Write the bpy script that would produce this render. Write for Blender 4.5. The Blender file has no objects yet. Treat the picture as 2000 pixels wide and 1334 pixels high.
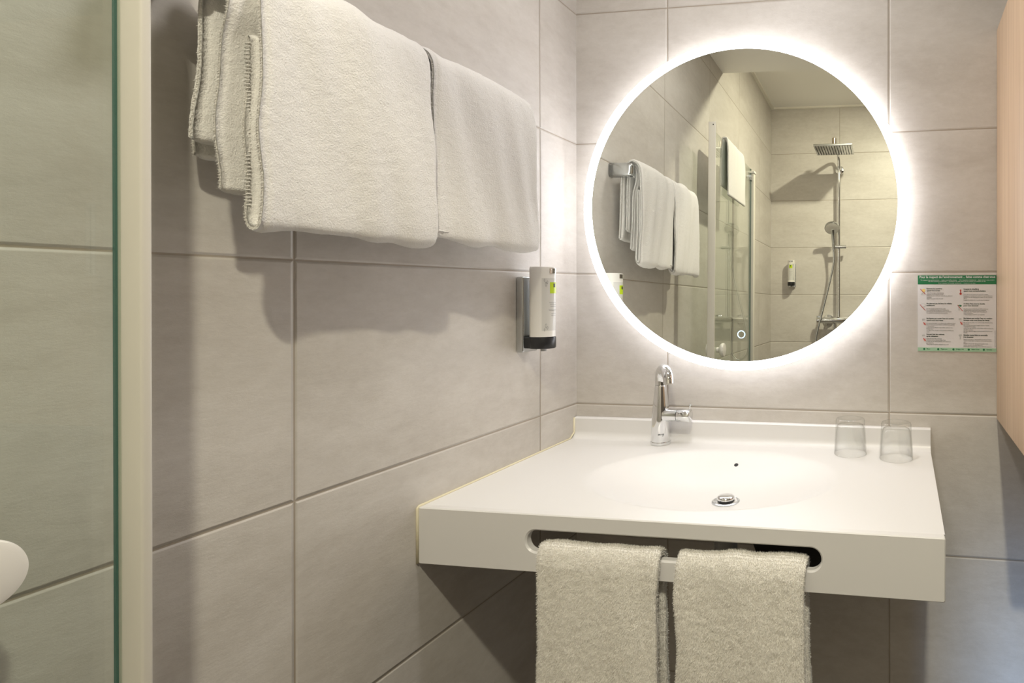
import bpy, bmesh, math, random
from mathutils import Vector, Matrix, noise
R = math.radians
sc = bpy.context.scene
col = sc.collection
random.seed(7)

# ---------------------------------------------------------------- camera, world, lights, exposure
def cam_basis(yaw, pitch, roll):
    cy, sy, cp, sp = math.cos(yaw), math.sin(yaw), math.cos(pitch), math.sin(pitch)
    f = Vector((-sy*cp, cy*cp, sp)); r = Vector((cy, sy, 0)); u = r.cross(f)
    cr, sr = math.cos(roll), math.sin(roll)
    return cr*r + sr*u, -sr*r + cr*u, f
_r, _u, _f = cam_basis(0.1439, -0.0021, -0.0005)
cam = bpy.data.cameras.new('camera'); cam_o = bpy.data.objects.new('camera', cam); col.objects.link(cam_o)
cam_o.matrix_world = Matrix(((_r.x, _u.x, -_f.x, .7563), (_r.y, _u.y, -_f.y, -1.2737), (_r.z, _u.z, -_f.z, 1.2059), (0, 0, 0, 1)))
cam.sensor_width = 36; cam.lens = 1142.357/2000*36
cam.shift_x = -598.295/2000; cam.shift_y = -97.729/2000
cam.clip_start = .01
sc.camera = cam_o

w = bpy.data.worlds.new('world'); sc.world = w; w.use_nodes = True
w.node_tree.nodes['Background'].inputs[0].default_value = (1.0, .95, .88, 1)
w.node_tree.nodes['Background'].inputs[1].default_value = .08

def area(name, loc, rot, size, power, color, shape='DISK', size_y=None, spread=None):
    l = bpy.data.lights.new(name, 'AREA'); l.shape = shape; l.size = size; l.energy = power; l.color = color
    if size_y: l.size_y = size_y
    if spread: l.spread = spread
    o = bpy.data.objects.new(name, l); col.objects.link(o); o.location = loc; o.rotation_euler = rot
    return o
area('shower_downlight_light', (.85, -1.58, 2.438), (0, 0, 0), .07, 24.5, (1.0, .94, .75))
area('added_basin_fill_light', (.45, -.50, 2.195), (0, 0, 0), .16, 4.3, (1.0, .965, .95))  # soft fill added to brighten the back wall and counter
area('daylight_from_doorway', (2.42, -1.33, .52), (R(82.5), 0, R(50.5)), .16, 1.15, (.34, .58, 1.0), 'RECTANGLE', .3, R(31))

sc.view_settings.view_transform = 'Standard'; sc.view_settings.look = 'None'
sc.view_settings.exposure = .10; sc.view_settings.gamma = 1; sc.view_settings.use_curve_mapping = False
sc.cycles.max_bounces = 12; sc.cycles.transmission_bounces = 12; sc.cycles.transparent_max_bounces = 16
sc.cycles.glossy_bounces = 6; sc.cycles.diffuse_bounces = 5
sc.cycles.sample_clamp_indirect = 4.0; sc.cycles.blur_glossy = .5

# ---------------------------------------------------------------- materials
def mat(name, color=(.8, .8, .8), rough=.5, metal=0, emit=None, estr=0, **kw):
    m = bpy.data.materials.new(name); m.use_nodes = True
    b = m.node_tree.nodes['Principled BSDF']
    b.inputs['Base Color'].default_value = (*color, 1); b.inputs['Roughness'].default_value = rough
    b.inputs['Metallic'].default_value = metal
    if emit: b.inputs['Emission Color'].default_value = (*emit, 1); b.inputs['Emission Strength'].default_value = estr
    for k, v in kw.items(): b.inputs[k.replace('_', ' ')].default_value = v
    return m
def N(m, t, **kw):
    n = m.node_tree.nodes.new(t)
    for k, v in kw.items(): setattr(n, k, v)
    return n
def Lk(m, a, b): m.node_tree.links.new(a, b)
def mth(m, op, a, b=None, c=None):
    n = N(m, 'ShaderNodeMath', operation=op)
    for i, v in enumerate((a, b, c)):
        if v is None: continue
        if isinstance(v, (int, float)): n.inputs[i].default_value = v
        else: Lk(m, v, n.inputs[i])
    return n.outputs[0]

def tile_mat(name, axis, u0, z0, tw=.503, th=.303):
    """large greige porcelain tiles; axis = world axis running along the wall"""
    m = mat(name, rough=.42)
    b = m.node_tree.nodes['Principled BSDF']
    g = N(m, 'ShaderNodeNewGeometry'); s = N(m, 'ShaderNodeSeparateXYZ'); Lk(m, g.outputs['Position'], s.inputs[0])
    u = mth(m, 'SUBTRACT', s.outputs[axis], u0); z = mth(m, 'SUBTRACT', s.outputs[2], z0)
    du = mth(m, 'PINGPONG', u, tw/2); dz = mth(m, 'PINGPONG', z, th/2)
    d = mth(m, 'MINIMUM', du, dz)
    iu = mth(m, 'FLOOR', mth(m, 'DIVIDE', u, tw)); iz = mth(m, 'FLOOR', mth(m, 'DIVIDE', z, th))
    # grout mask
    gm = N(m, 'ShaderNodeMapRange', interpolation_type='SMOOTHSTEP'); Lk(m, d, gm.inputs[0])
    gm.inputs[1].default_value = .0008; gm.inputs[2].default_value = .0016
    # per tile offset for the cloudy pattern
    cx = N(m, 'ShaderNodeCombineXYZ')
    Lk(m, mth(m, 'ADD', mth(m, 'MULTIPLY', u, 1.0), mth(m, 'MULTIPLY', iz, 3.71)), cx.inputs[0])
    Lk(m, mth(m, 'ADD', mth(m, 'MULTIPLY', z, 2.4), mth(m, 'MULTIPLY', iu, 5.33)), cx.inputs[1])
    n1 = N(m, 'ShaderNodeTexNoise'); Lk(m, cx.outputs[0], n1.inputs['Vector'])
    n1.inputs['Scale'].default_value = 3.4; n1.inputs['Detail'].default_value = 7; n1.inputs['Roughness'].default_value = .62
    n1.inputs['Distortion'].default_value = .5
    cx2 = N(m, 'ShaderNodeCombineXYZ')
    Lk(m, mth(m, 'ADD', mth(m, 'MULTIPLY', u, 1.0), mth(m, 'MULTIPLY', iz, 1.9)), cx2.inputs[0])
    Lk(m, mth(m, 'ADD', mth(m, 'MULTIPLY', z, 2.0), mth(m, 'MULTIPLY', iu, 2.3)), cx2.inputs[1])
    n2 = N(m, 'ShaderNodeTexNoise'); Lk(m, cx2.outputs[0], n2.inputs['Vector'])
    n2.inputs['Scale'].default_value = 30; n2.inputs['Detail'].default_value = 8; n2.inputs['Roughness'].default_value = .78
    mixf = mth(m, 'ADD', mth(m, 'MULTIPLY', n1.outputs[0], .56), mth(m, 'MULTIPLY', n2.outputs[0], .44))
    cr = N(m, 'ShaderNodeValToRGB'); Lk(m, mixf, cr.inputs[0])
    e = cr.color_ramp.elements
    e[0].position = .37; e[0].color = (.515, .480, .436, 1); e[1].position = .64; e[1].color = (.640, .608, .568, 1)
    e2 = e.new(.5); e2.color = (.580, .546, .503, 1)
    mx = N(m, 'ShaderNodeMix', data_type='RGBA'); Lk(m, gm.outputs[0], mx.inputs[0])
    mx.inputs[6].default_value = (.36, .31, .25, 1); Lk(m, cr.outputs[0], mx.inputs[7])
    Lk(m, mx.outputs[2], b.inputs['Base Color'])
    # bump: rounded tile edges and a faint surface grain
    ed = N(m, 'ShaderNodeMapRange', interpolation_type='SMOOTHSTEP'); Lk(m, d, ed.inputs[0])
    ed.inputs[1].default_value = .0004; ed.inputs[2].default_value = .0042
    hgt = mth(m, 'ADD', mth(m, 'MULTIPLY', ed.outputs[0], .0016), mth(m, 'MULTIPLY', n2.outputs[0], .0006))
    bp = N(m, 'ShaderNodeBump'); bp.inputs['Strength'].default_value = .8; bp.inputs['Distance'].default_value = 1.0
    Lk(m, hgt, bp.inputs['Height']); Lk(m, bp.outputs[0], b.inputs['Normal'])
    rr = N(m, 'ShaderNodeMapRange'); Lk(m, n2.outputs[0], rr.inputs[0]); rr.inputs[3].default_value = .34; rr.inputs[4].default_value = .52
    Lk(m, rr.outputs[0], b.inputs['Roughness'])
    return m
ROW = 1.2441
M_tile_y = tile_mat('greige_tiles_left', 1, -.139, ROW)
M_tile_x = tile_mat('greige_tiles_back', 0, .2235, ROW)
M_tile_r = tile_mat('greige_tiles_rear', 0, .443, ROW)
M_white = mat('ceiling_paint', (.88, .86, .82), .7)
M_floor = mat('floor_tile_dark', (.16, .14, .12), .45)
M_mineral = mat('white_mineral_cast', (.755, .745, .74), .34)
M_mineral.node_tree.nodes['Principled BSDF'].inputs['Subsurface Weight'].default_value = 0
M_caulk = mat('yellowed_silicone', (.72, .66, .48), .4)
M_chrome = mat('chrome', (.80, .81, .82), .06, 1)
M_chromeb = mat('brushed_chrome', (.62, .64, .65), .22, 1)
M_alu = mat('white_lacquered_profile', (.66, .63, .56), .35)
M_plast = mat('white_plastic', (.82, .80, .76), .3)
M_black = mat('black_plastic', (.018, .018, .020), .35)
M_dark = mat('black_matte', (.010, .010, .009), .6)
M_cable = mat('grey_pipe_plastic', (.45, .45, .44), .4)
M_green = mat('sign_green', (.018, .19, .075), .4)
M_lgreen = mat('sign_pale_green', (.38, .60, .42), .4)
M_sign = mat('sign_white', (.76, .75, .76), .35)
M_ink = mat('sign_ink', (.045, .07, .05), .6)
M_red = mat('sign_red', (.55, .06, .05), .5)
M_iconp = mat('sign_icon_pink', (.75, .45, .42), .5)
M_icony = mat('sign_icon_yellow', (.90, .70, .25), .5)
M_icong = mat('sign_icon_grey', (.55, .56, .55), .5)
M_lime = mat('lime_label', (.52, .68, .02), .4)
M_label = mat('translucent_label', (.66, .65, .62), .35)
M_inkg = mat('label_grey_ink', (.20, .21, .22), .5)
M_silver = mat('mirror_silver', (.93, .945, .875), 0.0, 1)
M_led = mat('led_ring_acrylic', (.9, .9, .9), .5, 0, (.955, .955, 1.0), 12.5)
M_ledside = mat('led_ring_side', (.9, .9, .9), .5, 0, (.955, .955, 1.0), 6.2)
M_halo = mat('led_rear_strip', (.9, .9, .9), .5, 0, (.955, .955, 1.0), 2.5)
M_touch = mat('blue_touch_ring', (.6, .8, 1), .4, 0, (.45, .80, 1.0), 2.2)
M_lamp = mat('downlight_lens', (1, 1, 1), .4, 0, (1.0, .93, .8), 6.0)

def wood():
    m = mat('light_beech_laminate', rough=.42); b = m.node_tree.nodes['Principled BSDF']
    g = N(m, 'ShaderNodeNewGeometry'); mp = N(m, 'ShaderNodeMapping'); Lk(m, g.outputs['Position'], mp.inputs[0])
    mp.inputs['Scale'].default_value = (60, 60, 1.6)
    n = N(m, 'ShaderNodeTexNoise'); Lk(m, mp.outputs[0], n.inputs['Vector']); n.inputs['Scale'].default_value = 1.5
    n.inputs['Detail'].default_value = 6; n.inputs['Roughness'].default_value = .6
    cr = N(m, 'ShaderNodeValToRGB'); Lk(m, n.outputs[0], cr.inputs[0])
    cr.color_ramp.elements[0].position = .35; cr.color_ramp.elements[0].color = (.56, .39, .25, 1)
    cr.color_ramp.elements[1].position = .68; cr.color_ramp.elements[1].color = (.68, .50, .34, 1)
    Lk(m, cr.outputs[0], b.inputs['Base Color']); return m
M_wood = wood()

def terry(name, colr, scale, bstr):
    m = mat(name, colr, .95); b = m.node_tree.nodes['Principled BSDF']
    b.inputs['Sheen Weight'].default_value = .35; b.inputs['Sheen Roughness'].default_value = .6
    g = N(m, 'ShaderNodeTexCoord')
    n = N(m, 'ShaderNodeTexNoise'); Lk(m, g.outputs['Object'], n.inputs['Vector'])
    n.inputs['Scale'].default_value = scale; n.inputs['Detail'].default_value = 4; n.inputs['Roughness'].default_value = .7
    bp = N(m, 'ShaderNodeBump'); bp.inputs['Strength'].default_value = bstr; bp.inputs['Distance'].default_value = .002
    Lk(m, n.outputs[0], bp.inputs['Height']); Lk(m, bp.outputs[0], b.inputs['Normal'])
    return m
M_towel = terry('white_terry', (.86, .84, .80), 420, .8)
M_loop = terry('white_loop_terry', (.95, .93, .885), 330, 1.0)

def pile(name, c):
    m = bpy.data.materials.new(name); m.use_nodes = True; nt = m.node_tree; nt.nodes.clear()
    o = N(m, 'ShaderNodeOutputMaterial'); d = N(m, 'ShaderNodeBsdfDiffuse'); t = N(m, 'ShaderNodeBsdfTranslucent')
    d.inputs[0].default_value = (*c, 1); t.inputs[0].default_value = (*c, 1)
    mx = N(m, 'ShaderNodeMixShader'); mx.inputs[0].default_value = .5; Lk(m, d.outputs[0], mx.inputs[1]); Lk(m, t.outputs[0], mx.inputs[2])
    Lk(m, mx.outputs[0], o.inputs[0]); return m
M_pile = pile('terry_pile', (.90, .885, .85)); M_pile2 = pile('loop_pile', (.97, .955, .92))
def thin_glass(name, tint, edge=False):
    m = bpy.data.materials.new(name); m.use_nodes = True; nt = m.node_tree; nt.nodes.clear()
    o = N(m, 'ShaderNodeOutputMaterial'); t = N(m, 'ShaderNodeBsdfTransparent'); t.inputs[0].default_value = (*tint, 1)
    gl = N(m, 'ShaderNodeBsdfGlossy'); gl.inputs['Roughness'].default_value = 0; gl.inputs[0].default_value = (1, 1, 1, 1)
    fr = N(m, 'ShaderNodeFresnel'); gg = N(m, 'ShaderNodeNewGeometry')
    Lk(m, mth(m, 'ADD', 1.45, mth(m, 'MULTIPLY', gg.outputs['Backfacing'], 1/1.45-1.45)), fr.inputs[0])
    mx = N(m, 'ShaderNodeMixShader'); Lk(m, fr.outputs[0], mx.inputs[0]); Lk(m, t.outputs[0], mx.inputs[1]); Lk(m, gl.outputs[0], mx.inputs[2])
    Lk(m, mx.outputs[0], o.inputs[0]); return m
M_glass = thin_glass('shower_glass', (.93, .955, .93))
M_gedge = mat('glass_edge_green', (.05, .14, .12), .15)
def clear_glass():
    m = thin_glass('clear_glass', (1, 1, 1))
    t = [n for n in m.node_tree.nodes if n.type == 'BSDF_TRANSPARENT'][0]
    lw = N(m, 'ShaderNodeLayerWeight'); lw.inputs[0].default_value = .5
    f = mth(m, 'POWER', lw.outputs['Facing'], 3.5)
    mx = N(m, 'ShaderNodeMix', data_type='RGBA'); Lk(m, f, mx.inputs[0]); mx.inputs[6].default_value = (.99, .993, .99, 1); mx.inputs[7].default_value = (.58, .58, .56, 1)
    Lk(m, mx.outputs[2], t.inputs[0]); return m
M_tumbler = clear_glass()

# ---------------------------------------------------------------- helpers
def link(name, bm, m, parent=None, smooth=False, loc=None):
    me = bpy.data.meshes.new(name); bm.normal_update(); bm.to_mesh(me); bm.free()
    for p in me.polygons: p.use_smooth = smooth
    o = bpy.data.objects.new(name, me); col.objects.link(o)
    for mm in (m if isinstance(m, (list, tuple)) else [m]): me.materials.append(mm)
    if parent: o.parent = parent
    return o
def tag(o, label=None, cat=None, group=None, kind=None):
    if label: o['label'] = label
    if cat: o['category'] = cat
    if group: o['group'] = group
    if kind: o['kind'] = kind
    return o
def empty(name, loc=(0, 0, 0), rot=(0, 0, 0)):
    o = bpy.data.objects.new(name, None); o.empty_display_size = .05; col.objects.link(o)
    o.location = loc; o.rotation_euler = rot; return o
def box(bm, x0, x1, y0, y1, z0, z1, mi=0):
    v = [bm.verts.new((x, y, z)) for x in (x0, x1) for y in (y0, y1) for z in (z0, z1)]
    for f in ((0, 1, 3, 2), (4, 6, 7, 5), (0, 4, 5, 1), (2, 3, 7, 6), (0, 2, 6, 4), (1, 5, 7, 3)):
        bm.faces.new([v[i] for i in f]).material_index = mi
    return v
def bevel(o, wdt, seg=3, ang=30):
    md = o.modifiers.new('bevel', 'BEVEL'); md.width = wdt; md.segments = seg; md.limit_method = 'ANGLE'; md.angle_limit = R(ang)
    for p in o.data.polygons: p.use_smooth = True
    return o
def boxo(name, dims, m, parent=None, bv=.0):
    bm = bmesh.new(); box(bm, *dims); o = link(name, bm, m, parent)
    if bv: bevel(o, bv)
    return o
def frame_of(d):
    d = d.normalized(); a = Vector((0, 0, 1)) if abs(d.z) < .9 else Vector((0, 1, 0))
    s = d.cross(a).normalized(); return s, s.cross(d).normalized()
def tube(bm, pts, rad, seg=20, caps=True, smooth_n=0, radii=None):
    pts = [Vector(p) for p in pts]
    if smooth_n:
        out = []; P = [pts[0]] + pts + [pts[-1]]
        rr = None
        if radii: RR = [radii[0]] + list(radii) + [radii[-1]]; rr = []
        for i in range(1, len(P)-2):
            for k in range(smooth_n):
                t = k/smooth_n
                p0, p1, p2, p3 = P[i-1], P[i], P[i+1], P[i+2]
                out.append(.5*((2*p1)+(-p0+p2)*t+(2*p0-5*p1+4*p2-p3)*t*t+(-p0+3*p1-3*p2+p3)*t**3))
                if radii: rr.append(RR[i]*(1-t)+RR[i+1]*t)
        out.append(pts[-1])
        if radii: rr.append(radii[-1]); radii = rr
        pts = out
    rings = []; s = None
    for i, p in enumerate(pts):
        d = (pts[min(i+1, len(pts)-1)] - pts[max(i-1, 0)]).normalized()
        if s is None: s, t_ = frame_of(d)
        else:
            s = (s - d*s.dot(d)).normalized()
        t_ = d.cross(s).normalized()
        r_ = radii[i] if radii else rad
        rings.append([bm.verts.new(p + s*math.cos(a)*r_ + t_*math.sin(a)*r_) for a in [2*math.pi*k/seg for k in range(seg)]])
    for a, b in zip(rings, rings[1:]):
        for k in range(seg): bm.faces.new((a[k], a[(k+1) % seg], b[(k+1) % seg], b[k]))
    if caps:
        bm.faces.new(rings[0][::-1]); bm.faces.new(rings[-1])
def lathe(bm, prof, c=(0, 0, 0), axis='z', seg=48, sx=1, sy=1):
    """prof = [(r, h)...] spun round an axis through c"""
    rings = []
    for r_, h in prof:
        if r_ < 1e-6:
            q = [(0, 0, h)]
        else: q = [(r_*sx*math.cos(2*math.pi*k/seg), r_*sy*math.sin(2*math.pi*k/seg), h) for k in range(seg)]
        vs = []
        for x, y, z in q:
            if axis == 'x': p = (z, x, y)
            elif axis == 'y': p = (x, z, -y)
            else: p = (x, y, z)
            vs.append(bm.verts.new((c[0]+p[0], c[1]+p[1], c[2]+p[2])))
        rings.append(vs)
    for a, b in zip(rings, rings[1:]):
        if len(a) == 1 and len(b) == 1: continue
        if len(a) == 1:
            for k in range(seg): bm.faces.new((a[0], b[(k+1) % seg], b[k])[::-1])
        elif len(b) == 1:
            for k in range(seg): bm.faces.new((a[k], a[(k+1) % seg], b[0]))
        else:
            for k in range(seg): bm.faces.new((a[k], a[(k+1) % seg], b[(k+1) % seg], b[k]))
def lathe_o(name, prof, m, parent=None, c=(0, 0, 0), axis='z', seg=48, **kw):
    bm = bmesh.new(); lathe(bm, prof, c, axis, seg, **kw); bmesh.ops.recalc_face_normals(bm, faces=bm.faces)
    o = link(name, bm, m, parent, True)
    o.modifiers.new('edges', 'EDGE_SPLIT').split_angle = R(40)
    return o
def tube_o(name, pts, rad, m, parent=None, **kw):
    bm = bmesh.new(); tube(bm, pts, rad, **kw); bmesh.ops.recalc_face_normals(bm, faces=bm.faces)
    o = link(name, bm, m, parent, True); o.modifiers.new('edges', 'EDGE_SPLIT').split_angle = R(50); return o
def structure(name, dims, m): return tag(boxo(name, dims, m), kind='structure')

# ---------------------------------------------------------------- the setting
RW, SY, ZL, ZH = -2.512, -1.34, 2.218, 2.456   # rear wall y, soffit edge y, low and high ceiling
XR = 1.50
structure('wall_left', (-.1, 0, RW-.1, .1, -.02, ZH+.1), M_tile_y)
structure('wall_back', (0, XR+.1, 0, .1, -.02, ZH+.1), M_tile_x)
structure('wall_rear', (0, XR+.1, RW-.1, RW, -.02, ZH+.1), M_tile_r)
bm = bmesh.new()
box(bm, XR, XR+.1, -.22, 0, -.02, ZH+.1); box(bm, XR, XR+.1, RW, -.62, -.02, ZH+.1); box(bm, XR, XR+.1, -.62, -.22, 2.02, ZH+.1)
tag(link('wall_right', bm, mat('unseen_dark_wall', (.12, .10, .085), .5)), kind='structure')  # unseen wall, coloured dark to give the chrome dark reflections
structure('floor', (0, XR+.9, RW, 0, -.08, 0), M_floor)
bm = bmesh.new(); box(bm, 0, XR, SY, 0, ZL, ZH+.1); box(bm, 0, XR, RW, SY, ZH, ZH+.1)
tag(link('ceiling', bm, M_white), kind='structure')
bm = bmesh.new(); box(bm, 0, .018, RW, SY, ZH-.010, ZH); box(bm, .018, XR, RW, RW+.018, ZH-.010, ZH)
tag(link('trim_1', bm, mat('white_ceiling_trim', (.85, .82, .74), .5)), kind='structure')

# ---------------------------------------------------------------- ceiling downlights (out of the frame; the washbasin one is added as fill)
for nm, (x, y, z), lb in (('ceiling_downlight', (.85, -1.58, ZH), 'round ceiling downlight above the shower end of the room'),
                          ('ceiling_downlight', (.45, -.50, ZL), 'added fill downlight in the lowered ceiling above the washbasin')):
    t = empty(nm, (x, y, z)); tag(t, lb, 'ceiling light', 'ceiling downlights')
    lathe_o('trim_ring', [(.047, -.001), (.060, -.001), (.060, -.006), (.056, -.008), (.047, -.006)], M_chromeb, t)
    lathe_o('lamp_lens', [(0, -.002), (.046, -.002), (.046, 0)], M_lamp, t)

# ---------------------------------------------------------------- washbasin counter
CT = .865; CX = .814; CY = -.4544; CH = .089
BX, BY, BA, BB, BD = .410, -.235, .232, .172, .056
def bowl(x, y):
    rho = math.sqrt(((x-BX)/BA)**2 + ((y-BY)/BB)**2)
    d = BD*(1-min(rho, 1)**2.5)**1.3
    # cove up to the backsplash
    c = 0; yc = -.012-.016
    if y > yc: t = (y-yc)/.016; c = .016*(1-math.sqrt(max(0, 1-t*t)))
    return CT - d + c
basin = empty('washbasin', (0, 0, 0))
tag(basin, 'white mineral cast washbasin counter with an oval bowl and a towel slot in its front', 'washbasin')
bm = bmesh.new()
xs = [.0015+(CX-.0015)*i/150 for i in range(151)]
ys = [CY+.012+(-.012-CY-.012)*j/90 for j in range(91)]
ys = [y for y in ys if y < -.029] + [-.012-.016+.016*math.sin(R(a)) for a in range(0, 91, 10)]
gv = [[bm.verts.new((x, y, bowl(x, y))) for y in ys] for x in xs]
for i in range(len(xs)-1):
    for j in range(len(ys)-1): bm.faces.new((gv[i][j], gv[i+1][j], gv[i+1][j+1], gv[i][j+1]))
# backsplash: up the front, over the top, down the wall
top = CT + .047
b1 = [bm.verts.new((x, -.012, top-.003)) for x in xs]; b2 = [bm.verts.new((x, -.009, top)) for x in xs]; b3 = [bm.verts.new((x, -.0005, top)) for x in xs]
b4 = [bm.verts.new((x, -.0005, CT-.02)) for x in xs]
last = [r_[-1] for r_ in gv]
for a, b in ((last, b1), (b1, b2), (b2, b3), (b3, b4)):
    for i in range(len(xs)-1): bm.faces.new((a[i], a[i+1], b[i+1], b[i]))
# underside (20 mm below the top, following the bowl)
uv = [[bm.verts.new((x, y, min(CT, bowl(x, y))-.018)) for y in ys[:-1] + [-.0005]] for x in xs]
for i in range(len(xs)-1):
    for j in range(len(ys)-1): bm.faces.new((uv[i][j], uv[i][j+1], uv[i+1][j+1], uv[i+1][j]))
# side caps (left and right edges)
for idx in (0, -1):
    loop = list(gv[idx]) + [b1[idx], b2[idx], b3[idx]] + list(reversed(uv[idx]))
    bm.faces.new(loop)
bmesh.ops.recalc_face_normals(bm, faces=bm.faces)
top_o = link('counter_top', bm, M_mineral, basin, True); top_o.modifiers.new('edges', 'EDGE_SPLIT').split_angle = R(35)
# front apron with the rounded slot: outline polygons extruded along y
def rounded(x0, x1, z0, z1, r_, n=10):
    out = []
    for cx_, cz_, a0 in ((x1-r_, z1-r_, 0), (x0+r_, z1-r_, 90), (x0+r_, z0+r_, 180), (x1-r_, z0+r_, 270)):
        for k in range(n+1):
            a = R(a0+90*k/n); out.append((cx_+r_*math.cos(a), cz_+r_*math.sin(a)))
    return out
def apron():
    bm = bmesh.new(); S0, S1, Z0, Z1 = .1865, .6415, .8075, .840
    outer = rounded(.0015, CX, CT-CH, CT, .0025, 3); inner = rounded(S0, S1, Z0, Z1, (Z1-Z0)/2-.0002, 12)
    T = .014
    def ring(pts, y): return [bm.verts.new((x, y, z)) for x, z in pts]
    def grow(pts, g):
        cx_ = (S0+S1)/2; cz_ = (Z0+Z1)/2; return pts
    fo, fo2, bo = ring(rounded(.003, CX-.0015, CT-CH+.0015, CT-.0015, .002, 3), CY-.0005), ring(outer, CY+.0012), ring(outer, CY+.012); 
    in_big = rounded(S0-.0025, S1+.0025, Z0-.0025, Z1+.0025, (Z1-Z0)/2+.0023, 12)
    f_i = ring(in_big, CY-.0005); f_i2 = ring(inner, CY+.002); b_i = ring(inner, CY+.012)
    def edges(rg): return [bm.edges.new((rg[i], rg[(i+1) % len(rg)])) for i in range(len(rg))]
    bmesh.ops.triangle_fill(bm, use_beauty=True, edges=edges(fo)+edges(f_i))
    bmesh.ops.triangle_fill(bm, use_beauty=True, edges=edges(bo)+edges(b_i))
    for a, b in ((fo, fo2), (fo2, bo), (f_i, f_i2), (f_i2, b_i)):
        for i in range(len(a)): bm.faces.new((a[i], a[(i+1) % len(a)], b[(i+1) % len(a)], b[i]))
    bmesh.ops.recalc_face_normals(bm, faces=bm.faces)
    o = link('front_apron', bm, M_mineral, basin, True); o.modifiers.new('edges', 'EDGE_SPLIT').split_angle = R(30); return o
apron()
boxo('side_apron', (CX-.014, CX-.0002, CY+.014, -.0005, CT-CH, CT-.019), M_mineral, basin)
# yellowed silicone joint along the left wall
bm = bmesh.new()
tube(bm, [(.0012, CY-.001, CT-CH+.001), (.0012, CY-.001, CT-.001), (.0012, CY+.002, CT+.0008), (.0012, -.03, CT+.0008), (.0012, -.013, CT+.012), (.0012, -.013, top-.001)], .0022, seg=8)
link('silicone_joint', bm, M_caulk, basin, True)
# drain
dx, dy = .4275, -.214; dz = bowl(dx, dy)
drain = lathe_o('drain_ring', [(.0165, -.004), (.019, -.0005), (.0235, .0016), (.0262, .0008), (.0268, -.002), (.0265, -.005)], M_chromeb, basin, (dx, dy, dz+.001))
lathe_o('drain_plug', [(0, .0078), (.010, .0075), (.0145, .0066), (.0168, .0045), (.0172, .002), (.0150, -.001), (.012, -.004), (0, -.004)], M_chrome, basin, (dx, dy, dz+.0045))
lathe_o('plug_shadow_disc', [(0, 0), (.0150, 0), (.0158, .0035), (0, .0036)], M_black, basin, (dx, dy, dz))  # black disc standing in for the shadow under the raised plug
lathe_o('drain_gap', [(0, 0), (.0187, 0), (.0187, -.004)], M_dark, basin, (dx, dy, dz-.0005))  # black disc in place of the shade inside the drain opening
ox, oy = .4145, -.101; oz = bowl(ox, oy)
e_ = .002; nrm = Vector((-(bowl(ox+e_, oy)-bowl(ox-e_, oy))/(2*e_), -(bowl(ox, oy+e_)-bowl(ox, oy-e_))/(2*e_), 1)).normalized()
bm = bmesh.new(); tube(bm, [Vector((ox, oy, oz))-nrm*.004, Vector((ox, oy, oz))+nrm*.0004], .0044, seg=24)
link('overflow_hole', bm, M_dark, basin, False)
# waste pipe and trap casing below
lathe_o('waste_pipe', [(.0185, 0), (.0185, -.045), (.0215, -.047), (.0215, -.070), (.0165, -.072), (.0165, -.25), (0, -.25)], M_cable, basin, (dx, dy, dz-.019))
bm = bmesh.new()
pr = [(.485, .780), (.515, .700), (.725, .694), (.725, .780)]
a = [bm.verts.new((x, -.27, z)) for x, z in pr]; b = [bm.verts.new((x, -.10, z)) for x, z in pr]
bm.faces.new(a); bm.faces.new(b[::-1])
for i in range(4): bm.faces.new((a[i], b[i], b[(i+1) % 4], a[(i+1) % 4]))
bmesh.ops.recalc_face_normals(bm, faces=bm.faces)
bevel(link('black_casing', bm, M_dark, basin), .003, 2)

# ---------------------------------------------------------------- faucet
fx, fy = .2225, -.0365
fa = empty('faucet', (fx, fy, CT+.0005)); tag(fa, 'chrome single-lever basin faucet with curved spout left of the bowl', 'faucet')
lathe_o('base_ring', [(0, 0), (.0222, 0), (.0226, .002), (.0222, .0052), (.0205, .0058), (0, .0058)], M_chrome, fa)
body = lathe_o('faucet_body', [(.0203, .0058), (.0207, .008), (.0205, .034), (.0200, .052), (.0186, .074), (.0163, .096), (.0143, .113), (.0130, .125), (.0124, .1300), (.0122, .1304)], M_chrome, fa)
sd = Vector((.65, -.76, 0)).normalized()       # spout direction
def sp(d, z): return (sd.x*d, sd.y*d, z)
tube_o('spout', [sp(0, .1306), sp(0, .142), sp(.0030, .1535), sp(.0115, .1630), sp(.0240, .1670), sp(.0370, .1655), sp(.0480, .1590), sp(.0550, .1500), sp(.0580, .1400)], .012, M_chrome, fa,
       smooth_n=6, seg=32, radii=[.0122, .0125, .0127, .0127, .0126, .0123, .0120, .0118, .0118])
tube_o('aerator', [sp(.0578, .1410), sp(.0582, .1388)], .0098, mat('aerator', (.6, .57, .52), .4), fa, seg=24)
tube_o('handle_neck', [(.010, -.003, .0640), (.024, -.003, .0640), (.0400, -.003, .0640)], .0128, M_chrome, fa, seg=32, radii=[.0155, .0136, .0134])
hd = tube_o('lever_handle', [(.0408, -.003, .0640), (.0420, -.003, .0640), (.0695, -.003, .0640), (.0708, -.003, .0640)], .014, M_chrome, fa, seg=32, radii=[.0134, .0146, .0146, .0134])
tube_o('lever_pin', [(.0675, -.003, .074), (.0690, -.0035, .0830), (.0694, -.0035, .0865)], .0016, M_chrome, hd, seg=12)
lathe_o('pin_knob', [(0, -.0030), (.0022, -.0019), (.0030, 0), (.0022, .0019), (0, .0030)], M_chromeb, hd, (.0696, -.0035, .0878), seg=16)

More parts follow.
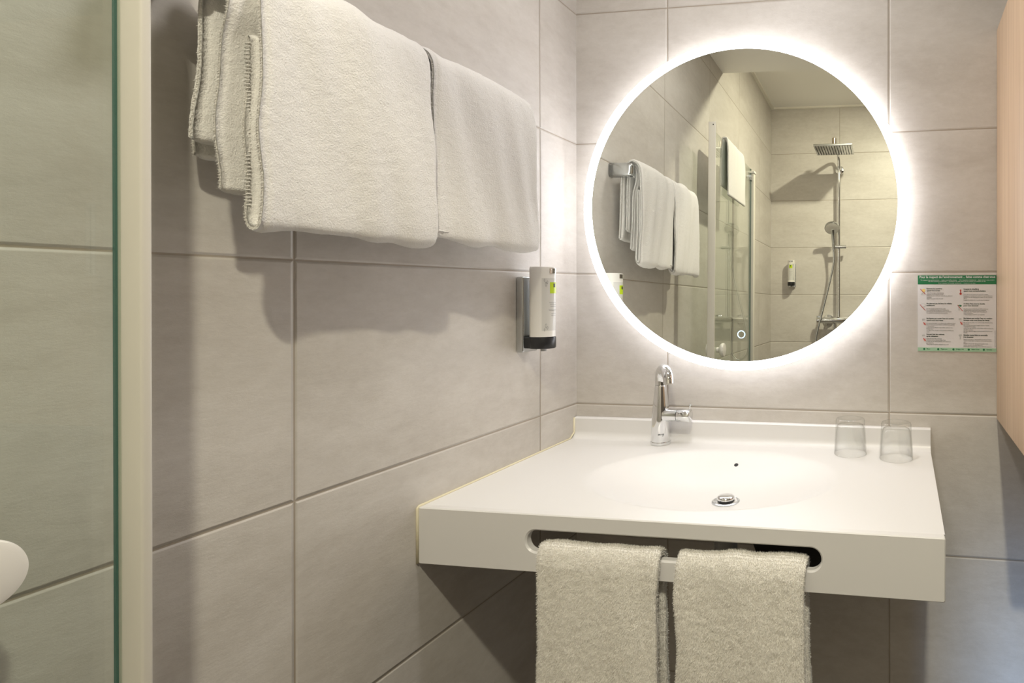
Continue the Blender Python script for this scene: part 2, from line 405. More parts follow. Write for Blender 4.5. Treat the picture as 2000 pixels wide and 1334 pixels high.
def text_mesh(name, parent, s, size, loc, rot, m, bold=0, align='LEFT', squeeze=1.0, ext=.00008):
    c = bpy.data.curves.new(name, 'FONT'); c.body = s; c.size = size; c.align_x = align; c.offset = bold; c.extrude = ext
    c.resolution_u = 2; c.space_character = 1
    t = bpy.data.objects.new(name, c); col.objects.link(t); bpy.context.view_layer.update()
    me = bpy.data.meshes.new_from_object(t.evaluated_get(bpy.context.evaluated_depsgraph_get()))
    bpy.data.objects.remove(t)
    o = bpy.data.objects.new(name, me); col.objects.link(o); o.location = loc; o.rotation_euler = rot; o.scale = (squeeze, 1, 1)
    me.materials.clear(); me.materials.append(m)
    if parent: o.parent = parent
    return o
_nf = Vector((-.10, -1, 0)).normalized()
lg = math.atan2(.39, .92); text_mesh('logo_lettering', fa, 'GROHE', .0040, (.0211*math.sin(lg)-.0062*math.cos(lg), -.0211*math.cos(lg)-.0062*math.sin(lg), .0225), (R(90), 0, lg), M_inkg, bold=.00015)

# ---------------------------------------------------------------- tumblers
def tumbler(x, y, label):
    t = empty('glass_tumbler', (x, y, CT+.0006)); tag(t, label, 'drinking glass', 'upside-down tumblers on the washbasin')
    out = [(0, .0738), (.0255, .0740), (.0292, .0725), (.0302, .0690), (.0306, .0610), (.0318, .040), (.0335, .012), (.0343, .001), (.0338, 0), (.0325, .0004),
           (.0316, .012), (.0299, .040), (.0286, .0555), (.0262, .0605), (.018, .0625), (0, .0628)]
    # underside dimple of the base (now the top)
    out = [(0, .0700), (.0150, .0702), (.0200, .0722), (.0245, .0740), (.0285, .0732), (.0302, .0700)] + out[4:]
    o = lathe_o('glass_body', out, M_tumbler, t, seg=64); o.modifiers.clear()
    return t
tumbler(.6475, -.058, 'clear upside-down tumbler on the counter, the one nearer the faucet')
tumbler(.7425, -.080, 'clear upside-down tumbler nearest the right end of the counter')

# ---------------------------------------------------------------- round mirror
mc = Vector((.404, -.037, 1.3925))
mir = empty('round_mirror', mc); tag(mir, 'large round wall mirror with a glowing white ring around its edge', 'mirror')
nrm = Vector((.018, -1, .0136)).normalized()
zax = -nrm
xax = Vector((0, 0, 1)).cross(nrm).normalized(); 
mir.rotation_euler = Matrix((( -xax.x, nrm.x, 0), (0, 0, 0), (0, 0, 0))).to_euler() if False else (0, 0, 0)
q = Vector((0, -1, 0)).rotation_difference(nrm); mir.rotation_mode = 'QUATERNION'; mir.rotation_quaternion = q
RO, RI = .3605, .3415
def disc(name, r0, r1, y, m, parent, seg=160, both=False):
    bm = bmesh.new()
    lathe(bm, [(r0, -y), (r1, -y)] if r0 > 0 else [(0, -y), (r1, -y)], (0, 0, 0), 'y', seg)
    return bm
lathe_o('mirror_glass', [(0, .0000), (RI, .0000), (RI, .004), (0, .004)], M_silver, mir, axis='y', seg=180)
rg = lathe_o('light_ring', [(RI+.0002, .003), (RI+.0002, -.0006), (RO-.001, -.0006), (RO, .0006), (RO-.0002, .0010), (RI+.0002, .0012)], M_led, mir, axis='y', seg=180)
lathe_o('ring_side', [(RO-.003, .0011), (RO-.0003, .0011), (RO-.0003, .0140), (RO-.003, .0150), (RO-.006, .0150), (RO-.006, .0011)], M_ledside, mir, axis='y', seg=180)
lathe_o('back_box', [(0, .0045), (RO-.0065, .0047), (RO-.0065, .0150), (.30, .0160), (.30, .028), (0, .028)], M_plast, mir, axis='y', seg=96)
lathe_o('rear_light_strip', [(.322, .0165), (.346, .0165), (.346, .0180), (.322, .0180), (.322, .0165)], M_halo, mir, axis='y', seg=180)
# touch switch ring on the glass
bm = bmesh.new()
lathe(bm, [(.0070, -.0004), (.0086, -.0004), (.0086, .0003), (.0070, .0003), (.0070, -.0004)], (.4085-mc.x, 0, 1.110-mc.z), 'y', 40)
bmesh.ops.recalc_face_normals(bm, faces=bm.faces)
tag(link('touch_switch', bm, M_touch, mir), 'glowing blue touch ring')

# ---------------------------------------------------------------- wall cabinet
cab = empty('wall_cabinet', (.9515, 0, .935)); tag(cab, 'light beech wall cabinet hung beside the mirror at the right edge', 'cabinet')
boxo('carcass', (0, .30, -.315, -.001, 0, .818), M_wood, cab, .0008)
dr = boxo('cabinet_door', (.001, .299, -.334, -.317, .002, .816), M_wood, cab, .0008)
tube_o('handle', [(.03, -.335, .30), (.03, -.352, .30), (.03, -.352, .44), (.03, -.335, .44)], .004, M_chromeb, dr, seg=12)

# ---------------------------------------------------------------- notice
SX0, SX1, SZ0, SZ1 = .7875, .9505, 1.0755, 1.2375
sign = empty('notice_sticker', (SX0, -.0012, SZ0)); tag(sign, 'white and green environmental notice on the wall between the mirror and the cabinet', 'sign')
SW, SH = SX1-SX0, SZ1-SZ0
boxo('panel', (0, SW, -.0004, .0010, 0, SH), M_sign, sign)
boxo('header_band', (0, SW, -.0007, -.0004, SH*(1-.118), SH), M_green, sign)
boxo('footer_band', (0, SW, -.0007, -.0004, 0, SH*.048), M_lgreen, sign)
def st(nm, s, u, v, size, m, bold=0, align='LEFT', sq=1):
    o = text_mesh(nm, sign, s, size, (u*SW, -.00085, SH*(1-v)), (R(90), 0, 0), m, bold, align, sq)
    return o
def fit(o, width, align='LEFT'):
    xs_ = [v.co.x for v in o.data.vertices]; wd = max(xs_)-min(xs_); o.scale[0] = width*SW/wd
lines_w = [('Pour le respect de l’environnement ... faites comme chez vous', .022, .036, .0070, .963, 1.6e-4),
           ('To respect the environment ... make yourself at home      Per rispettare l’ambiente ... fate come a casa vostra', .035, .069, .0031, .94, 0),
           ('Um die Umwelt zu schonen ... verhalten Sie sich bitte wie zu Hause, so einfach ist das', .135, .087, .0031, .73, 0),
           ('Para respetar el medio ambiente ... como en su casa', .265, .109, .0031, .47, 0)]
hd_grp = empty('header_lettering_tmp')
def merge(name, objs, m, parent):
    bm = bmesh.new()
    for o in objs:
        bpy.context.view_layer.update()
        me = o.data.copy(); me.transform(Matrix.LocRotScale(o.location, o.rotation_euler, o.scale)); bm.from_mesh(me); bpy.data.objects.remove(o)
    o = link(name, bm, m, parent); return o
obs = []
for s, u, v, sz, wd, bd in lines_w:
    o = st('t', s, u, v, sz, M_sign, bd); fit(o, wd); obs.append(o)
bpy.data.objects.remove(hd_grp)
merge('header_lettering', obs, M_sign, sign)
blocks = [
 (.112, .183, ['Éteignez les lumières', 'quand vous sortez'], (.20, .175), .238, [('Turn off the lights when leaving', .22), ('Spegnete le luci quando uscite', .215), ('Schalten Sie das Licht aus, wenn Sie das Zimmer', .335), ('verlassen', .065), ('Apague las luces antes de salir', .215)]),
 (.112, .378, ['Ne changez pas de linge de toilette', 'inutilement'], (.325, .105), .444, [('Do not change towels unnecessarily', .245), ('Non cambiate gli asciugamani inutilmente', .285), ('Wechseln Sie die Handtücher nicht unnötig aus', .32), ('No cambie las toallas innecesariamente', .27)]),
 (.112, .575, ['Ne laissez pas couler l’eau en continu', 'quand vous vous rasez'], (.352, .215), .637, [('Do not let the water run continuously, while you shave', .37), ('Non lasciate scorrere l’acqua continuamente quando', .36), ('vi fate la barba', .10), ('Lassen Sie das Wasser nicht laufen während des', .335), ('Rasierens', .085), ('No deje correr el agua continuamente, mientras se', .345), ('afeita', .038)]),
 (.112, .785, ['Fermez bien les robinets', 'après utilisation'], (.23, .15), .840, [('Close the taps after each use', .195), ('Chiudete bene i rubinetti dopo l’uso', .245), ('Drehen Sie die Wasserhähne nach Gebrauch', .31), ('gut wieder zu', .09), ('Cierre bien los grifos después de su uso', .285)]),
 (.586, .188, ['Coupez le chauffage', 'quand vous ouvrez la fenêtre'], (.195, .28), .256, [('Turn off the heat when you open the window', .31), ('Spegnete il riscaldamento quando si apre la finestra', .365), ('Schalten Sie die Heizung aus, wenn Sie das Fenster', .365), ('öffnen', .045), ('Apague la calefacción cuando abra la ventana', .325)]),
 (.586, .380, ['Arrêtez l’eau sous la douche', 'pour vous savonner'], (.272, .19), .445, [('Stop the water in the shower when you soap', .31), ('Chiudete l’acqua sotto la doccia per insaponarvi', .285), ('Stellen Sie das Wasser beim Einseifen ab', .295), ('beim Duschen', .12), ('Cierre el agua mientras se enjabona', .265)]),
 (.586, .570, ['Ne laissez pas couler l’eau en continu', 'lorsque vous vous lavez les dents'], (.36, .325), .624, [('Do not let the water run continuously, while brushing', .365), ('your teeth', .07), ('Non lasciate scorrere l’acqua mentre vi lavate', .325), ('continuamente i denti', .15), ('Lassen Sie das Wasser nicht laufen während Sie sich', .375), ('die Zähne putzen', .12), ('No deje correr el agua continuamente al lavarse los', .36), ('dientes', .048)]),
 (.586, .790, ['Signalez toute fuite ou anomalie', 'à la réception'], (.305, .125), .844, [('Report any leak or abnormality to the reception', .35), ('Comunicate alla reception eventuali perdite', .355), ('etc.', .025), ('Melden Sie an der Rezeption jedes Leck', .31), ('oder jede Auffälligkeit', .24), ('Comunique cualquier fuga o anomalía a la recepción', .355)]),
]
heads, bodies = [], []
for u, v, hs, ws, v0, ls in blocks:
    for k, (h, wd) in enumerate(zip(hs, ws)):
        o = st('t', h, u, v+.0255*k, .0037, M_ink, 1.1e-4); fit(o, wd); heads.append(o)
    for k, (l, wd) in enumerate(ls):
        o = st('t', l, u, v0+.0188*k, .0028, M_ink); fit(o, wd); bodies.append(o)
o = st('t', 'imprimé sur papier recyclé - ne pas jeter', .988, .94, .0024, M_ink); o.rotation_euler = (R(90), R(-90), 0); o.scale[0] = .9; bodies.append(o)
merge('heading_lettering', heads, M_ink, sign); 
bo_ = merge('body_lettering', bodies, mat('sign_ink_light', (.20, .20, .19), .6), sign)
for u, s, wd in ((.115, 'Merci', .042), (.295, 'Thank you', .085), (.49, 'Grazie a voi', .10), (.685, 'Vielen Dank', .105), (.875, 'Gracias', .07)):
    o = st('t', s, u, .977+.0, .0035, M_green, .8e-4); fit(o, wd); o.name = 'footer_word'
    q0 = (u-.032)*SW
    dots = bmesh.new(); lathe(dots, [(0, -.0010), (.0022, -.0010), (.0022, -.0007)], (q0, 0, SH*.028), 'y', 16); link('footer_dot', dots, M_green, sign)
def quad(bm, x0, z0, x1, z1, w_, mi, y=-.0009):
    d = Vector((x1-x0, 0, z1-z0)); n_ = Vector((-d.z, 0, d.x)).normalized()*w_/2
    vs = [bm.verts.new(Vector(p)) for p in ((x0-n_.x, y, z0-n_.z), (x1-n_.x, y, z1-n_.z), (x1+n_.x, y, z1+n_.z), (x0+n_.x, y, z0+n_.z))]
    bm.faces.new(vs).material_index = mi
def blob(bm, u, v, ru, rv, mi, y=-.0008):
    vs = [bm.verts.new((u*SW+ru*math.cos(a), y, SH*(1-v)+rv*math.sin(a))) for a in [2*math.pi*k/20 for k in range(20)]]
    bm.faces.new(vs).material_index = mi
ICM = [M_red, M_iconp, M_icony, M_icong, M_icong, M_sign, M_green]
def icon(f):
    ic = bmesh.new(); f(ic); link('pictogram', ic, ICM, sign)
def lamp(ic): blob(ic, .075, .20, .0035, .0038, 2); quad(ic, .045*SW, SH*(1-.255), .066*SW, SH*(1-.232), .003, 3); quad(ic, .03*SW, SH*(1-.178), .10*SW, SH*(1-.25), .0011, 0, -.0010)
def linen(ic): blob(ic, .068, .395, .0052, .0040, 4); blob(ic, .068, .395, .0042, .0031, 5, -.00085); quad(ic, .028*SW, SH*(1-.385), .095*SW, SH*(1-.462), .0011, 0, -.0010)
def tap(u, v):
    def f(ic): quad(ic, (u-.020)*SW, SH*(1-v), (u+.013)*SW, SH*(1-v+.004), .0032, 4); quad(ic, (u-.003)*SW, SH*(1-v-.035), (u+.025)*SW, SH*(1-v-.072), .0016, 0, -.0010); blob(ic, u+.015, v+.055, .0025, .003, 1, -.00085)
    return f
def thermo(ic): quad(ic, .545*SW, SH*(1-.19), .552*SW, SH*(1-.235), .0016, 0, -.0010); blob(ic, .55, .242, .0024, .0024, 0, -.0010); blob(ic, .55, .20, .002, .0026, 1, -.00085)
def soap(ic): blob(ic, .54, .40, .0040, .0020, 6, -.00085); quad(ic, .53*SW, SH*(1-.40), .53*SW, SH*(1-.46), .0025, 4); quad(ic, .51*SW, SH*(1-.39), .575*SW, SH*(1-.468), .0011, 0, -.0010)
def leak(ic): quad(ic, .527*SW, SH*(1-.79), .565*SW, SH*(1-.785), .004, 4); quad(ic, .545*SW, SH*(1-.80), .545*SW, SH*(1-.84), .0022, 4)
for f in (lamp, linen, tap(.075, .585), tap(.075, .795), thermo, soap, tap(.547, .575), leak): icon(f)

# ---------------------------------------------------------------- soap dispensers
def dispenser(loc, rotz, label, grp):
    """built facing +x of its own frame: wall at x=0, bottle axis at x=.041"""
    t = empty('soap_dispenser', loc, (0, 0, rotz)); tag(t, label, 'soap dispenser', grp)
    z0, z1 = -.080, .080
    br = boxo('wall_bracket', (.0004, .016, -.0235, .0235, z0-.003, z1-.013), M_chromeb, t, .003)
    r_, h0, h1 = .0224, -.052, .0865
    bm = bmesh.new()
    sec = []
    n = 40
    # bottle section: round front, flattened back
    def section(k, sc_=1.0):
        a = 2*math.pi*k/n; x = math.cos(a)*r_*sc_; y = math.sin(a)*r_*sc_
        if x < -.6*r_: x = -.6*r_-(x+.6*r_)*-.25
        return (.041+x*1.15, y)
    rings = []
    for z, s_ in ((h0, 1), (h0+.002, 1.0), (h1-.006, 1.0), (h1-.002, .985), (h1, .95)):
        rings.append([bm.verts.new((*section(k, s_), z)) for k in range(n)])
    for a, b in zip(rings, rings[1:]):
        for k in range(n): bm.faces.new((a[k], a[(k+1) % n], b[(k+1) % n], b[k]))
    bm.faces.new(rings[0][::-1]); bm.faces.new(rings[-1])
    bt = link('bottle', bm, M_plast, t, True); bt.modifiers.new('e', 'EDGE_SPLIT').split_angle = R(45)
    def patch(name, a0, a1, za, zb, off, m, parent):
        bm = bmesh.new(); K = 14; A, B = [], []
        for k in range(K+1):
            a = R(a0+(a1-a0)*k/K); x = .041+math.cos(a)*(r_*1.15+off); y = math.sin(a)*(r_+off)
            A.append(bm.verts.new((x, y, za))); B.append(bm.verts.new((x, y, zb)))
        for k in range(K): bm.faces.new((A[k], A[k+1], B[k+1], B[k]))
        return link(name, bm, m, parent, True)
    patch('printed_label', -62, 62, -.040, .064, .00025, M_label, bt)
    patch('lime_label', -26, 26, .034, .056, .0005, M_lime, bt)
    patch('lime_mark', -6, 10, .046, .0535, .0007, M_black, bt)
    cl = patch('top_clip', -28, 28, .0735, .0835, .0010, M_chromeb, bt)
    # label print: small flourishes and lines
    def onb(ang, z, off=.0008): return (.041+math.cos(R(ang))*(r_*1.15+off), math.sin(R(ang))*(r_+off), z)
    for cz, sgn in ((.052, 1), (-.030, -1)):
        bm = bmesh.new()
        for cn, (a0, rr) in enumerate(((-44, .0042), (-38, .0030), (-50, .0026))):
            for k in range(10):
                t0, t1 = k*.6, (k+1)*.6
                p = onb(a0+math.cos(t0)*rr*900*.9, cz+sgn*cn*.004+math.sin(t0)*rr); q_ = onb(a0+math.cos(t1)*rr*900*.9, cz+sgn*cn*.004+math.sin(t1)*rr)
                tube(bm, [p, q_], .00022, seg=4, caps=False)
        link('label_flourish', bm, M_inkg, bt)
    bm = bmesh.new()
    for a0, a1, z in ((-30, 24, .016), (-26, 22, .012), (-24, 20, .008), (-32, 26, .001), (-32, -31, .003), (-20, 16, -.006), (-20, 14, -.010)):
        pts = [onb(a0+(a1-a0)*k/8, z) for k in range(9)]
        tube(bm, pts, .00022 if z != .001 else .0003, seg=4, caps=False)
    link('label_text', bm, M_inkg, bt)
    bm = bmesh.new(); rings = []
    for z, s_ in ((-.0755, .97), (-.0735, 1.03), (-.0545, 1.03), (-.053, 1.01)):
        rings.append([bm.verts.new((*section(k, s_), z)) for k in range(n)])
    for a, b in zip(rings, rings[1:]):
        for k in range(n): bm.faces.new((a[k], a[(k+1) % n], b[(k+1) % n], b[k]))
    bm.faces.new(rings[0][::-1]); bm.faces.new(rings[-1])
    cp = link('pump_cap', bm, M_black, t, True); cp.modifiers.new('e', 'EDGE_SPLIT').split_angle = R(45)
    boxo('bracket_foot', (.012, .030, -.020, .020, -.075, -.053), M_black, t, .002)
    tube_o('nozzle', [(.044, 0, -.0755), (.044, 0, -.0815)], .0055, M_cable, t, seg=16)
    return t
dispenser((0, -.194, 1.166), 0, 'white wall soap dispenser with a lime green label and black cap beside the mirror', 'wall soap dispensers')
dispenser((.140, RW, 1.376), R(90), 'wall soap dispenser in the shower, seen only in the mirror', 'wall soap dispensers')

# ---------------------------------------------------------------- towels
def vnoise(p, s, seed=0): return noise.noise(Vector(p)*s + Vector((seed*7.3, seed*1.7, seed*3.1)))
def resample(path, step):
    out = [Vector(path[0])]; acc = 0
    pts = [Vector(p) for p in path]
    # catmull-rom
    dense = []
    P = [pts[0]] + pts + [pts[-1]]
    for i in range(1, len(P)-2):
        for k in range(12):
            t = k/12; p0, p1, p2, p3 = P[i-1], P[i], P[i+1], P[i+2]
            dense.append(.5*((2*p1)+(-p0+p2)*t+(2*p0-5*p1+4*p2-p3)*t*t+(-p0+3*p1-3*p2+p3)*t**3))
    dense.append(pts[-1])
    L = [0]
    for a, b in zip(dense, dense[1:]): L.append(L[-1]+(b-a).length)
    n = max(2, int(L[-1]/step)); res = []; j = 0
    for i in range(n+1):
        s = L[-1]*i/n
        while j < len(L)-2 and L[j+1] < s: j += 1
        t = (s-L[j])/max(1e-9, L[j+1]-L[j]); res.append(dense[j].lerp(dense[j+1], t))
    return res
def sheet_bm(bm, path2d, w0, w1, thick, mapf, step=.003, wob=.0, seed=0, fine=.0007, edge_wave=.002):
    """a thick closed cloth sheet: path2d = centre line (a, z), swept along w from w0 to w1; mapf(a, w, z) -> world"""
    c = resample([(p[0], 0, p[1]) for p in path2d], step); n = len(c)
    nw = int((w1-w0)/step)
    nor = []
    for i in range(n):
        d = (c[min(i+1, n-1)]-c[max(i-1, 0)]).normalized(); nor.append(Vector((d.z, 0, -d.x)))
    # closed loop of the section with rounded ends
    loop = [(c[i], nor[i], 1) for i in range(n)]
    h = thick/2
    sec = []
    for i in range(n): sec.append((c[i], nor[i]*h, i))
    dE = (c[-1]-c[-2]).normalized(); sec.append((c[-1], dE*h*.9, n-1))
    for i in range(n-1, -1, -1): sec.append((c[i], -nor[i]*h, i))
    dS = (c[0]-c[1]).normalized(); sec.append((c[0], dS*h*.9, 0))
    ws = [w0 + (w1-w0)*j/nw for j in range(nw+1)]
    cols = []
    for j in range(-1, nw+2):
        jj = min(max(j, 0), nw); wv = ws[jj]; shrink = 1.0
        if j in (-1, nw+1): shrink = .35; wv += (-1 if j < 0 else 1)*h*.75
        elif j in (0, nw): shrink = .85
        ring = []
        for p, off, i in sec:
            base = p + off*shrink
            zz = base.z
            # soft vertical folds and edge waviness
            wb = wob*(vnoise((wv*10+zz*2.5, zz*2.0, seed), 1.0, seed)+.6*vnoise((wv*26+zz*5, zz*4, seed), 1.0, seed+3))
            we = edge_wave*vnoise((zz*11, 0, seed+(5 if wv > (w0+w1)/2 else 9)), 1.0, seed)*max(0, 1-min(wv-w0, w1-wv)/.05)
            fn = fine*(.8*vnoise((base.x*130, wv*130, zz*130), 1.0, seed+2)+.8*vnoise((base.x*230, wv*230, zz*230), 1.0, seed))
            o_ = off.normalized()*(fn) + nor[i]*wb
            q_ = base + o_
            ring.append(bm.verts.new(mapf(q_.x, wv+we, q_.z)))
        cols.append(ring)
    m_ = len(sec)
    for a, b in zip(cols, cols[1:]):
        for k in range(m_): bm.faces.new((a[k], a[(k+1) % m_], b[(k+1) % m_], b[k]))
    for ring, fl in ((cols[0], False), (cols[-1], True)):
        # cap as strip between the two faces
        for i in range(n-1):
            q_ = (ring[i], ring[i+1], ring[2*n-1-i], ring[2*n-i]) if True else None
            bm.faces.new(q_ if not fl else q_[::-1])
        bm.faces.new((ring[n-1], ring[n], ring[n+1]) if not fl else (ring[n+1], ring[n], ring[n-1]))
        bm.faces.new((ring[0], ring[2*n], ring[2*n+1]) if not fl else (ring[2*n+1], ring[2*n], ring[0]))
def fuzz(bm, length, width, density, seed=0, curl=.6):
    """short pile: little bent blades standing on the faces"""
    rnd = random.Random(seed)
    bm.faces.ensure_lookup_table(); bm.normal_update()
    fs = [(f.calc_center_median(), f.normal.copy(), f.calc_area(), [v.co.copy() for v in f.verts]) for f in bm.faces]
    for c_, n_, ar, vs in fs:
        k = ar*density; k = int(k) + (1 if rnd.random() < k-int(k) else 0)
        for _ in range(k):
            wts = [rnd.random() for _ in vs]; s_ = sum(wts); p = sum((v*w_ for v, w_ in zip(vs, wts)), Vector())/s_
            a = Vector((rnd.uniform(-1, 1), rnd.uniform(-1, 1), rnd.uniform(-1, 1)))
            t_ = n_.cross(a).normalized(); L = length*rnd.uniform(.5, 1.2)
            d = (n_ + a*curl*.5 + Vector((0, 0, -.25))).normalized()
            m1 = p + d*L*.5 + t_*width*.0; e1 = m1 + (d+a*curl*.5).normalized()*L*.5
            v0, v1 = bm.verts.new(p-t_*width/2), bm.verts.new(p+t_*width/2); v2, v3 = bm.verts.new(m1+t_*width*.45), bm.verts.new(m1-t_*width*.45); v4 = bm.verts.new(e1)
            bm.faces.new((v0, v1, v2, v3)).material_index = 1; bm.faces.new((v3, v2, v4)).material_index = 1
Tz = -.10
def big_towel(name, y0, y1, label, seed, sheets, ext, stitch=False):
    t = empty(name, ((.053), (y0+y1)/2, 1.53)); tag(t, label, 'towel', 'bath towels on the wall rail')
    yc = (y0+y1)/2
    for nm, path, a0, a1, th in sheets:
        def mp(a, w_, z):
            k = max(0, min(1, (.052-a)/.03)); k = k*k*(3-2*k)
            e = max(0, 1-(w_-a0)/.05)
            # bottom corners slump a little
            return (a-.053, w_-yc-ext*k*e, z-1.53)
        bm = bmesh.new()
        sheet_bm(bm, [(p[0], p[1]+Tz) for p in path], a0, a1, th, mp, .0030, .0105 if nm == 'folded_layer' else .004, seed, .0006, .009)
        fuzz(bm, .0028, .0006, 650000, seed, .8)
        if stitch and nm == 'folded_layer':
            for k in range(44):
                z = 1.396+.0040*k+Tz-1.53; yy = a0-.0052-yc+.0006*math.sin(k*.9)
                tube(bm, [(.0650-.053, yy+.0012, z), (.0685-.053, yy, z+.0005), (.0722-.053, yy+.0008, z+.0008)], .0007, seg=6)
        link(nm, bm, [M_towel, M_pile], t, True)
    return t
main = [(.0670, 1.575), (.0675, 1.48), (.0690, 1.400), (.0700, 1.384), (.0765, 1.3745), (.0835, 1.385), (.0850, 1.45), (.0845, 1.56), (.0815, 1.622), (.0730, 1.650), (.0535, 1.6615), (.034, 1.650), (.0245, 1.622), (.0215, 1.56), (.0200, 1.50), (.0195, 1.450)]
mid = [(.0550, 1.412), (.0550, 1.50), (.0570, 1.565), (.0655, 1.600), (.0650, 1.630), (.0535, 1.6465), (.042, 1.630), (.0385, 1.60), (.0370, 1.52), (.0360, 1.463)]
big_towel('bath_towel', -.752, -.518, 'folded white bath towel on the wall rail, the one farther from the mirror', 1,
          [('folded_layer', main, -.742, -.5215, .0115), ('inner_layer', mid, -.760, -.535, .010)], .010, True)
main2 = [(p[0]-.0005, p[1]+(.008 if p[1] < 1.42 and p[0] > .06 else 0)-(.002 if p[1] > 1.6 else 0)) for p in main]
mid2 = [(p[0], p[1]+.01 if p[1] < 1.5 else p[1]) for p in mid]
big_towel('bath_towel', -.510, -.265, 'folded white bath towel on the wall rail, the one nearer the mirror', 2,
          [('folded_layer', main2, -.5055, -.274, .011), ('inner_layer', mid2, -.500, -.280, .010)], 0)
# towel rail
rail = empty('towel_rail', (.0, -.50, 1.535)); tag(rail, 'chrome wall rail carrying the two folded bath towels', 'towel rail')
bm = bmesh.new()
n = 20
def capsule(bm, y0, y1, cx_, cz_, rx, rz):
    A = [bm.verts.new((cx_+rx*math.cos(2*math.pi*k/n), y0+.50, cz_+rz*math.sin(2*math.pi*k/n)-1.535)) for k in range(n)]
    B = [bm.verts.new((cx_+rx*math.cos(2*math.pi*k/n), y1+.50, cz_+rz*math.sin(2*math.pi*k/n)-1.535)) for k in range(n)]
    for k in range(n): bm.faces.new((A[k], A[(k+1) % n], B[(k+1) % n], B[k]))
    bm.faces.new(A[::-1]); bm.faces.new(B)
capsule(bm, -.785, -.258, .0535, 1.5245, .0075, .011); link('bar', bm, M_chrome, rail, True)
for y in (-.262, -.788):
    bm = bmesh.new(); yc = y+.50
    pts = rounded(-.018, .018, -.018, .018, .008, 6)
    rr = []
    for x, s_ in ((.0003, 1.0), (.040, 1.0), (.054, .97), (.061, .85), (.064, .6)):
        rr.append([bm.verts.new((x, yc+p[0]*.75*s_, -.0105+p[1]*s_+.004)) for p in pts])
    for a, b in zip(rr, rr[1:]):
        for k in range(len(pts)): bm.faces.new((a[k], a[(k+1) % len(pts)], b[(k+1) % len(pts)], b[k]))
    bm.faces.new(rr[-1]); bm.faces.new(rr[0][::-1]); bmesh.ops.recalc_face_normals(bm, faces=bm.faces)
    link('rail_bracket', bm, M_chromeb, rail, True)

# hand towels through the slot of the washbasin front
def hand_towel(x0, x1, label, seed, zt=0):
    t = empty('hand_towel', ((x0+x1)/2, CY, .80)); tag(t, label, 'towel', 'hand towels hung through the washbasin slot')
    B = CY+.0065; zt0 = .8085+zt
    path = [(B-.018, .53), (B-.0175, .60), (B-.018, .70), (B-.017, .775), (B-.0155, .800), (B-.009, .8165), (B+.001, .8175), (B+.0105, .812), (B+.0155, .797), (B+.0165, .74), (B+.018, .64), (B+.020, .56)]
    bm = bmesh.new()
    sheet_bm(bm, path, x0, x1, .0085, lambda a, w_, z: (w_-(x0+x1)/2, a-CY, z-.80), .0026, .0050, seed, .0013, .006)
    fuzz(bm, .0034, .0008, 900000, seed, 1.1)
    link('towel_cloth', bm, [M_loop, M_pile2], t, True)
    return t
hand_towel(.2155, .3985, 'white looped hand towel hanging through the basin slot, the left one', 11)
hand_towel(.4345, .6175, 'white looped hand towel hanging through the basin slot, the right one', 12)

# ---------------------------------------------------------------- glass shower door
GX = .088; GT = 1.826
door = empty('shower_door', (GX, -1.17, 0)); tag(door, 'clear glass shower door swung open against the left wall, white edge profile', 'shower door')
o = boxo('glass_panel', (-.003, .003, -1.525+1.17, -.8622+1.17, .03, GT), [M_glass], door)
def prof(name, y0, y1, x0, x1, z1, m=M_alu):
    return boxo(name, (x0-GX, x1-GX, y0+1.17, y1+1.17, .02, z1), m, door, .002)
prof('edge_profile', -.8618, -.8538, .0840, .1115, 1.843)
boxo('seal_strip', (-.0033, -.0008, -.8636+1.17, -.8619+1.17, .03, GT), M_gedge, door)
tube_o('profile_screw', [(.014, -.8539+1.17, 1.832), (.014, -.8532+1.17, 1.832)], .0022, M_black, door, seg=12)
prof('hinge_post', -1.560, -1.528, .078, .104, 1.806)
boxo('post_cap', (-.014, .020, -1.565+1.17, -1.523+1.17, 1.806, 1.818), M_plast, door, .003)
boxo('hinge_block', (-.009, .009, -1.527+1.17, -1.503+1.17, 1.770, 1.795), M_chromeb, door, .002)
boxo('green_edge', (-.0033, .0033, -1.5280+1.17, -1.525+1.17, .03, GT), M_gedge, door)
for s_ in (1, -1):
    lathe_o('door_knob', [(0, 0), (.010, 0), (.010, .010*s_), (.020, .014*s_), (.0255, .020*s_), (.0262, .026*s_), (.0248, .0295*s_), (.021, .0305*s_), (0, .0308*s_)], M_plast, door, (.0034*s_, -.957+1.17, 1.005), 'x')
# towel over the door
tw = empty('shower_towel', (GX, -1.19, 1.80)); tag(tw, 'small white towel draped over the open glass door, seen in the mirror', 'towel')
bm = bmesh.new()
path = [(.0165, 1.615), (.016, 1.70), (.014, 1.79), (.008, GT+.012), (0, GT+.0155), (-.008, GT+.012), (-.014, 1.79), (-.016, 1.72), (-.017, 1.655)]
sheet_bm(bm, path, -1.33, -1.06, .009, lambda a, w_, z: (a, w_+1.19-(.02 if a > 0 else 0)*0, z-1.80), .005, .003, 5, .0006, .006)
link('towel_cloth', bm, M_towel, tw, True)

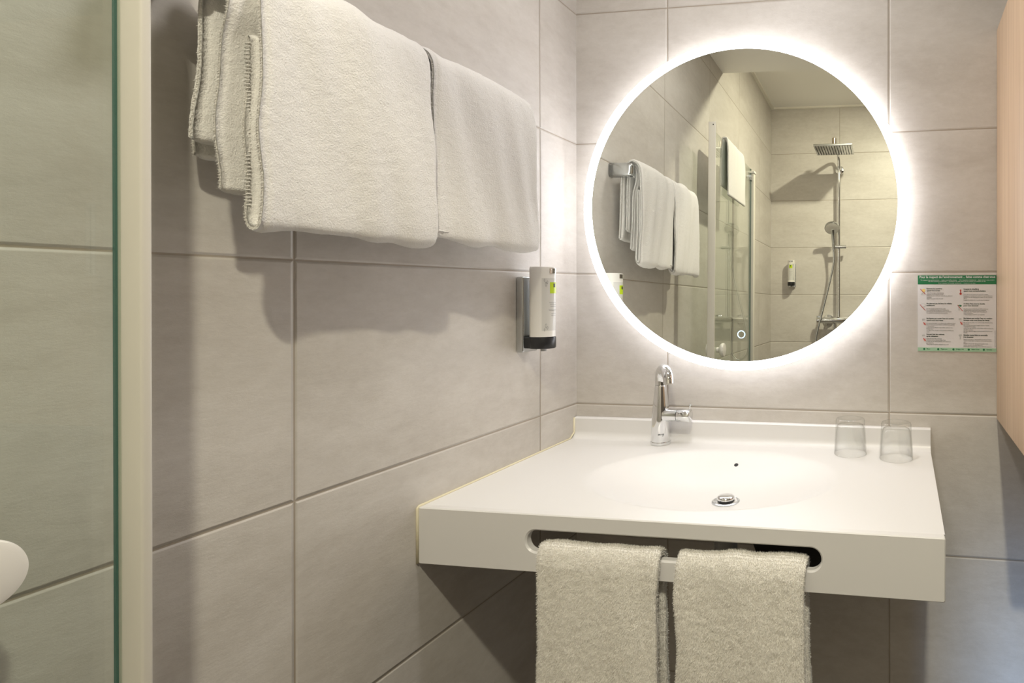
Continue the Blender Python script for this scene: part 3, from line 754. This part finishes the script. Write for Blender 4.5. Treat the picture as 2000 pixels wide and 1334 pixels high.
# ---------------------------------------------------------------- shower set on the rear wall
PX, PY = .444, RW+.062
sh = empty('shower_set', (PX, PY, 1.10)); tag(sh, 'chrome shower column with overhead plate and mixer bar, seen in the mirror', 'shower')
L_ = lambda x, y, z: (x-PX, y-PY, z-1.10)
tube_o('riser_pole', [L_(PX, PY, 1.105), L_(PX, PY, 1.95), L_(PX, PY, 2.06), L_(PX-.002, PY+.015, 2.105), L_(PX-.004, PY+.06, 2.128), L_(PX-.010, PY+.14, 2.134), L_(.432, -2.225, 2.134)], .0095, M_chrome, sh, smooth_n=6, seg=20)
br = tube_o('pole_bracket', [L_(PX, PY, 2.040), L_(PX, RW+.001, 2.040)], .010, M_chrome, sh, seg=20)
lathe_o('wall_rosette', [(0, .014), (.014, .014), (.026, .010), (.030, 0)], M_chrome, br, L_(PX, RW+.0145, 2.040) if False else (0, RW+.0005-PY, 2.040-1.10), 'y')
hp = boxo('overhead_plate', (.432-.112-PX, .432+.112-PX, -2.325-PY, -2.115-PY, 2.092-1.10, 2.104-1.10), M_chromeb, sh, .002)
bm = bmesh.new()
for i in range(14): 
    x = .432-.10+.20*i/13-PX; box(bm, x-.0016, x+.0016, -2.315-PY, -2.125-PY, 2.0905-1.10, 2.0922-1.10)
link('nozzle_strips', bm, M_dark, hp)
lathe_o('swivel_joint', [(.012, 0), (.012, .008), (.0095, .010), (.0095, .020), (.013, .022), (.013, .060), (.011, .062), (0, .062)], mat('nickel_joint', (.55, .48, .40), .25, 1), sh, L_(.432, -2.22, 2.104))
mx = tube_o('mixer_bar', [L_(.305, PY, 1.083), L_(.307, PY, 1.083), L_(.572, PY, 1.083), L_(.575, PY, 1.083)], .019, M_chrome, sh, seg=28, radii=[.017, .0195, .0195, .017])
for x in (.375, .52):
    lathe_o('wall_rosette', [(.012, .040), (.014, .016), (.033, .010), (.036, 0)], M_chrome, mx, (x-PX, RW+.0005-PY, 1.083-1.10), 'y')
boxo('stop_button', (.306-PX, .326-PX, -.006, .006, 1.101-1.10, 1.110-1.10), M_chromeb, mx, .001)
sl = tube_o('hand_shower_holder', [L_(.405, PY+.012, 1.543), L_(.49, PY+.004, 1.543)], .012, M_chrome, sh, seg=20)
hs_ = empty('hand_shower', L_(.413, PY+.035, 1.55)); hs_.location = Vector((.413, PY+.035, 1.55))
tag(hs_, 'round white-faced hand shower resting in its holder, seen in the mirror', 'hand shower')
tube_o('handle', [(0, 0, -.028), (0, .004, .02), (-.002, .014, .07), (-.004, .026, .098)], .010, M_chromeb, hs_, smooth_n=4, radii=[.0085, .0105, .013, .016], seg=16)
hh = lathe_o('spray_head', [(0, .012), (.035, .012), (.045, .006), (.047, -.004), (.045, -.010), (0, -.010)], M_chromeb, hs_, (0, 0, 0)); hh.location = (-.006, .035, .106); hh.rotation_euler = (R(42), R(-6), 0)
hf = lathe_o('spray_face', [(0, -.0115), (.038, -.0115), (.043, -.0105)], M_plast, hh)
tube_o('shower_hose', [(0, 0, -.028), (.002, .0, -.10), (-.014, .0, -.19), (-.045, .0, -.32), (-.075, .0, -.44), (-.108, .0, -.58), (-.10, 0, -.68), (-.05, 0, -.72), (.0, -.02, -.68), (.005, -.035, -.60), (.002, -.035, -.488)], .0065, M_chromeb, hs_, smooth_n=8, seg=12)
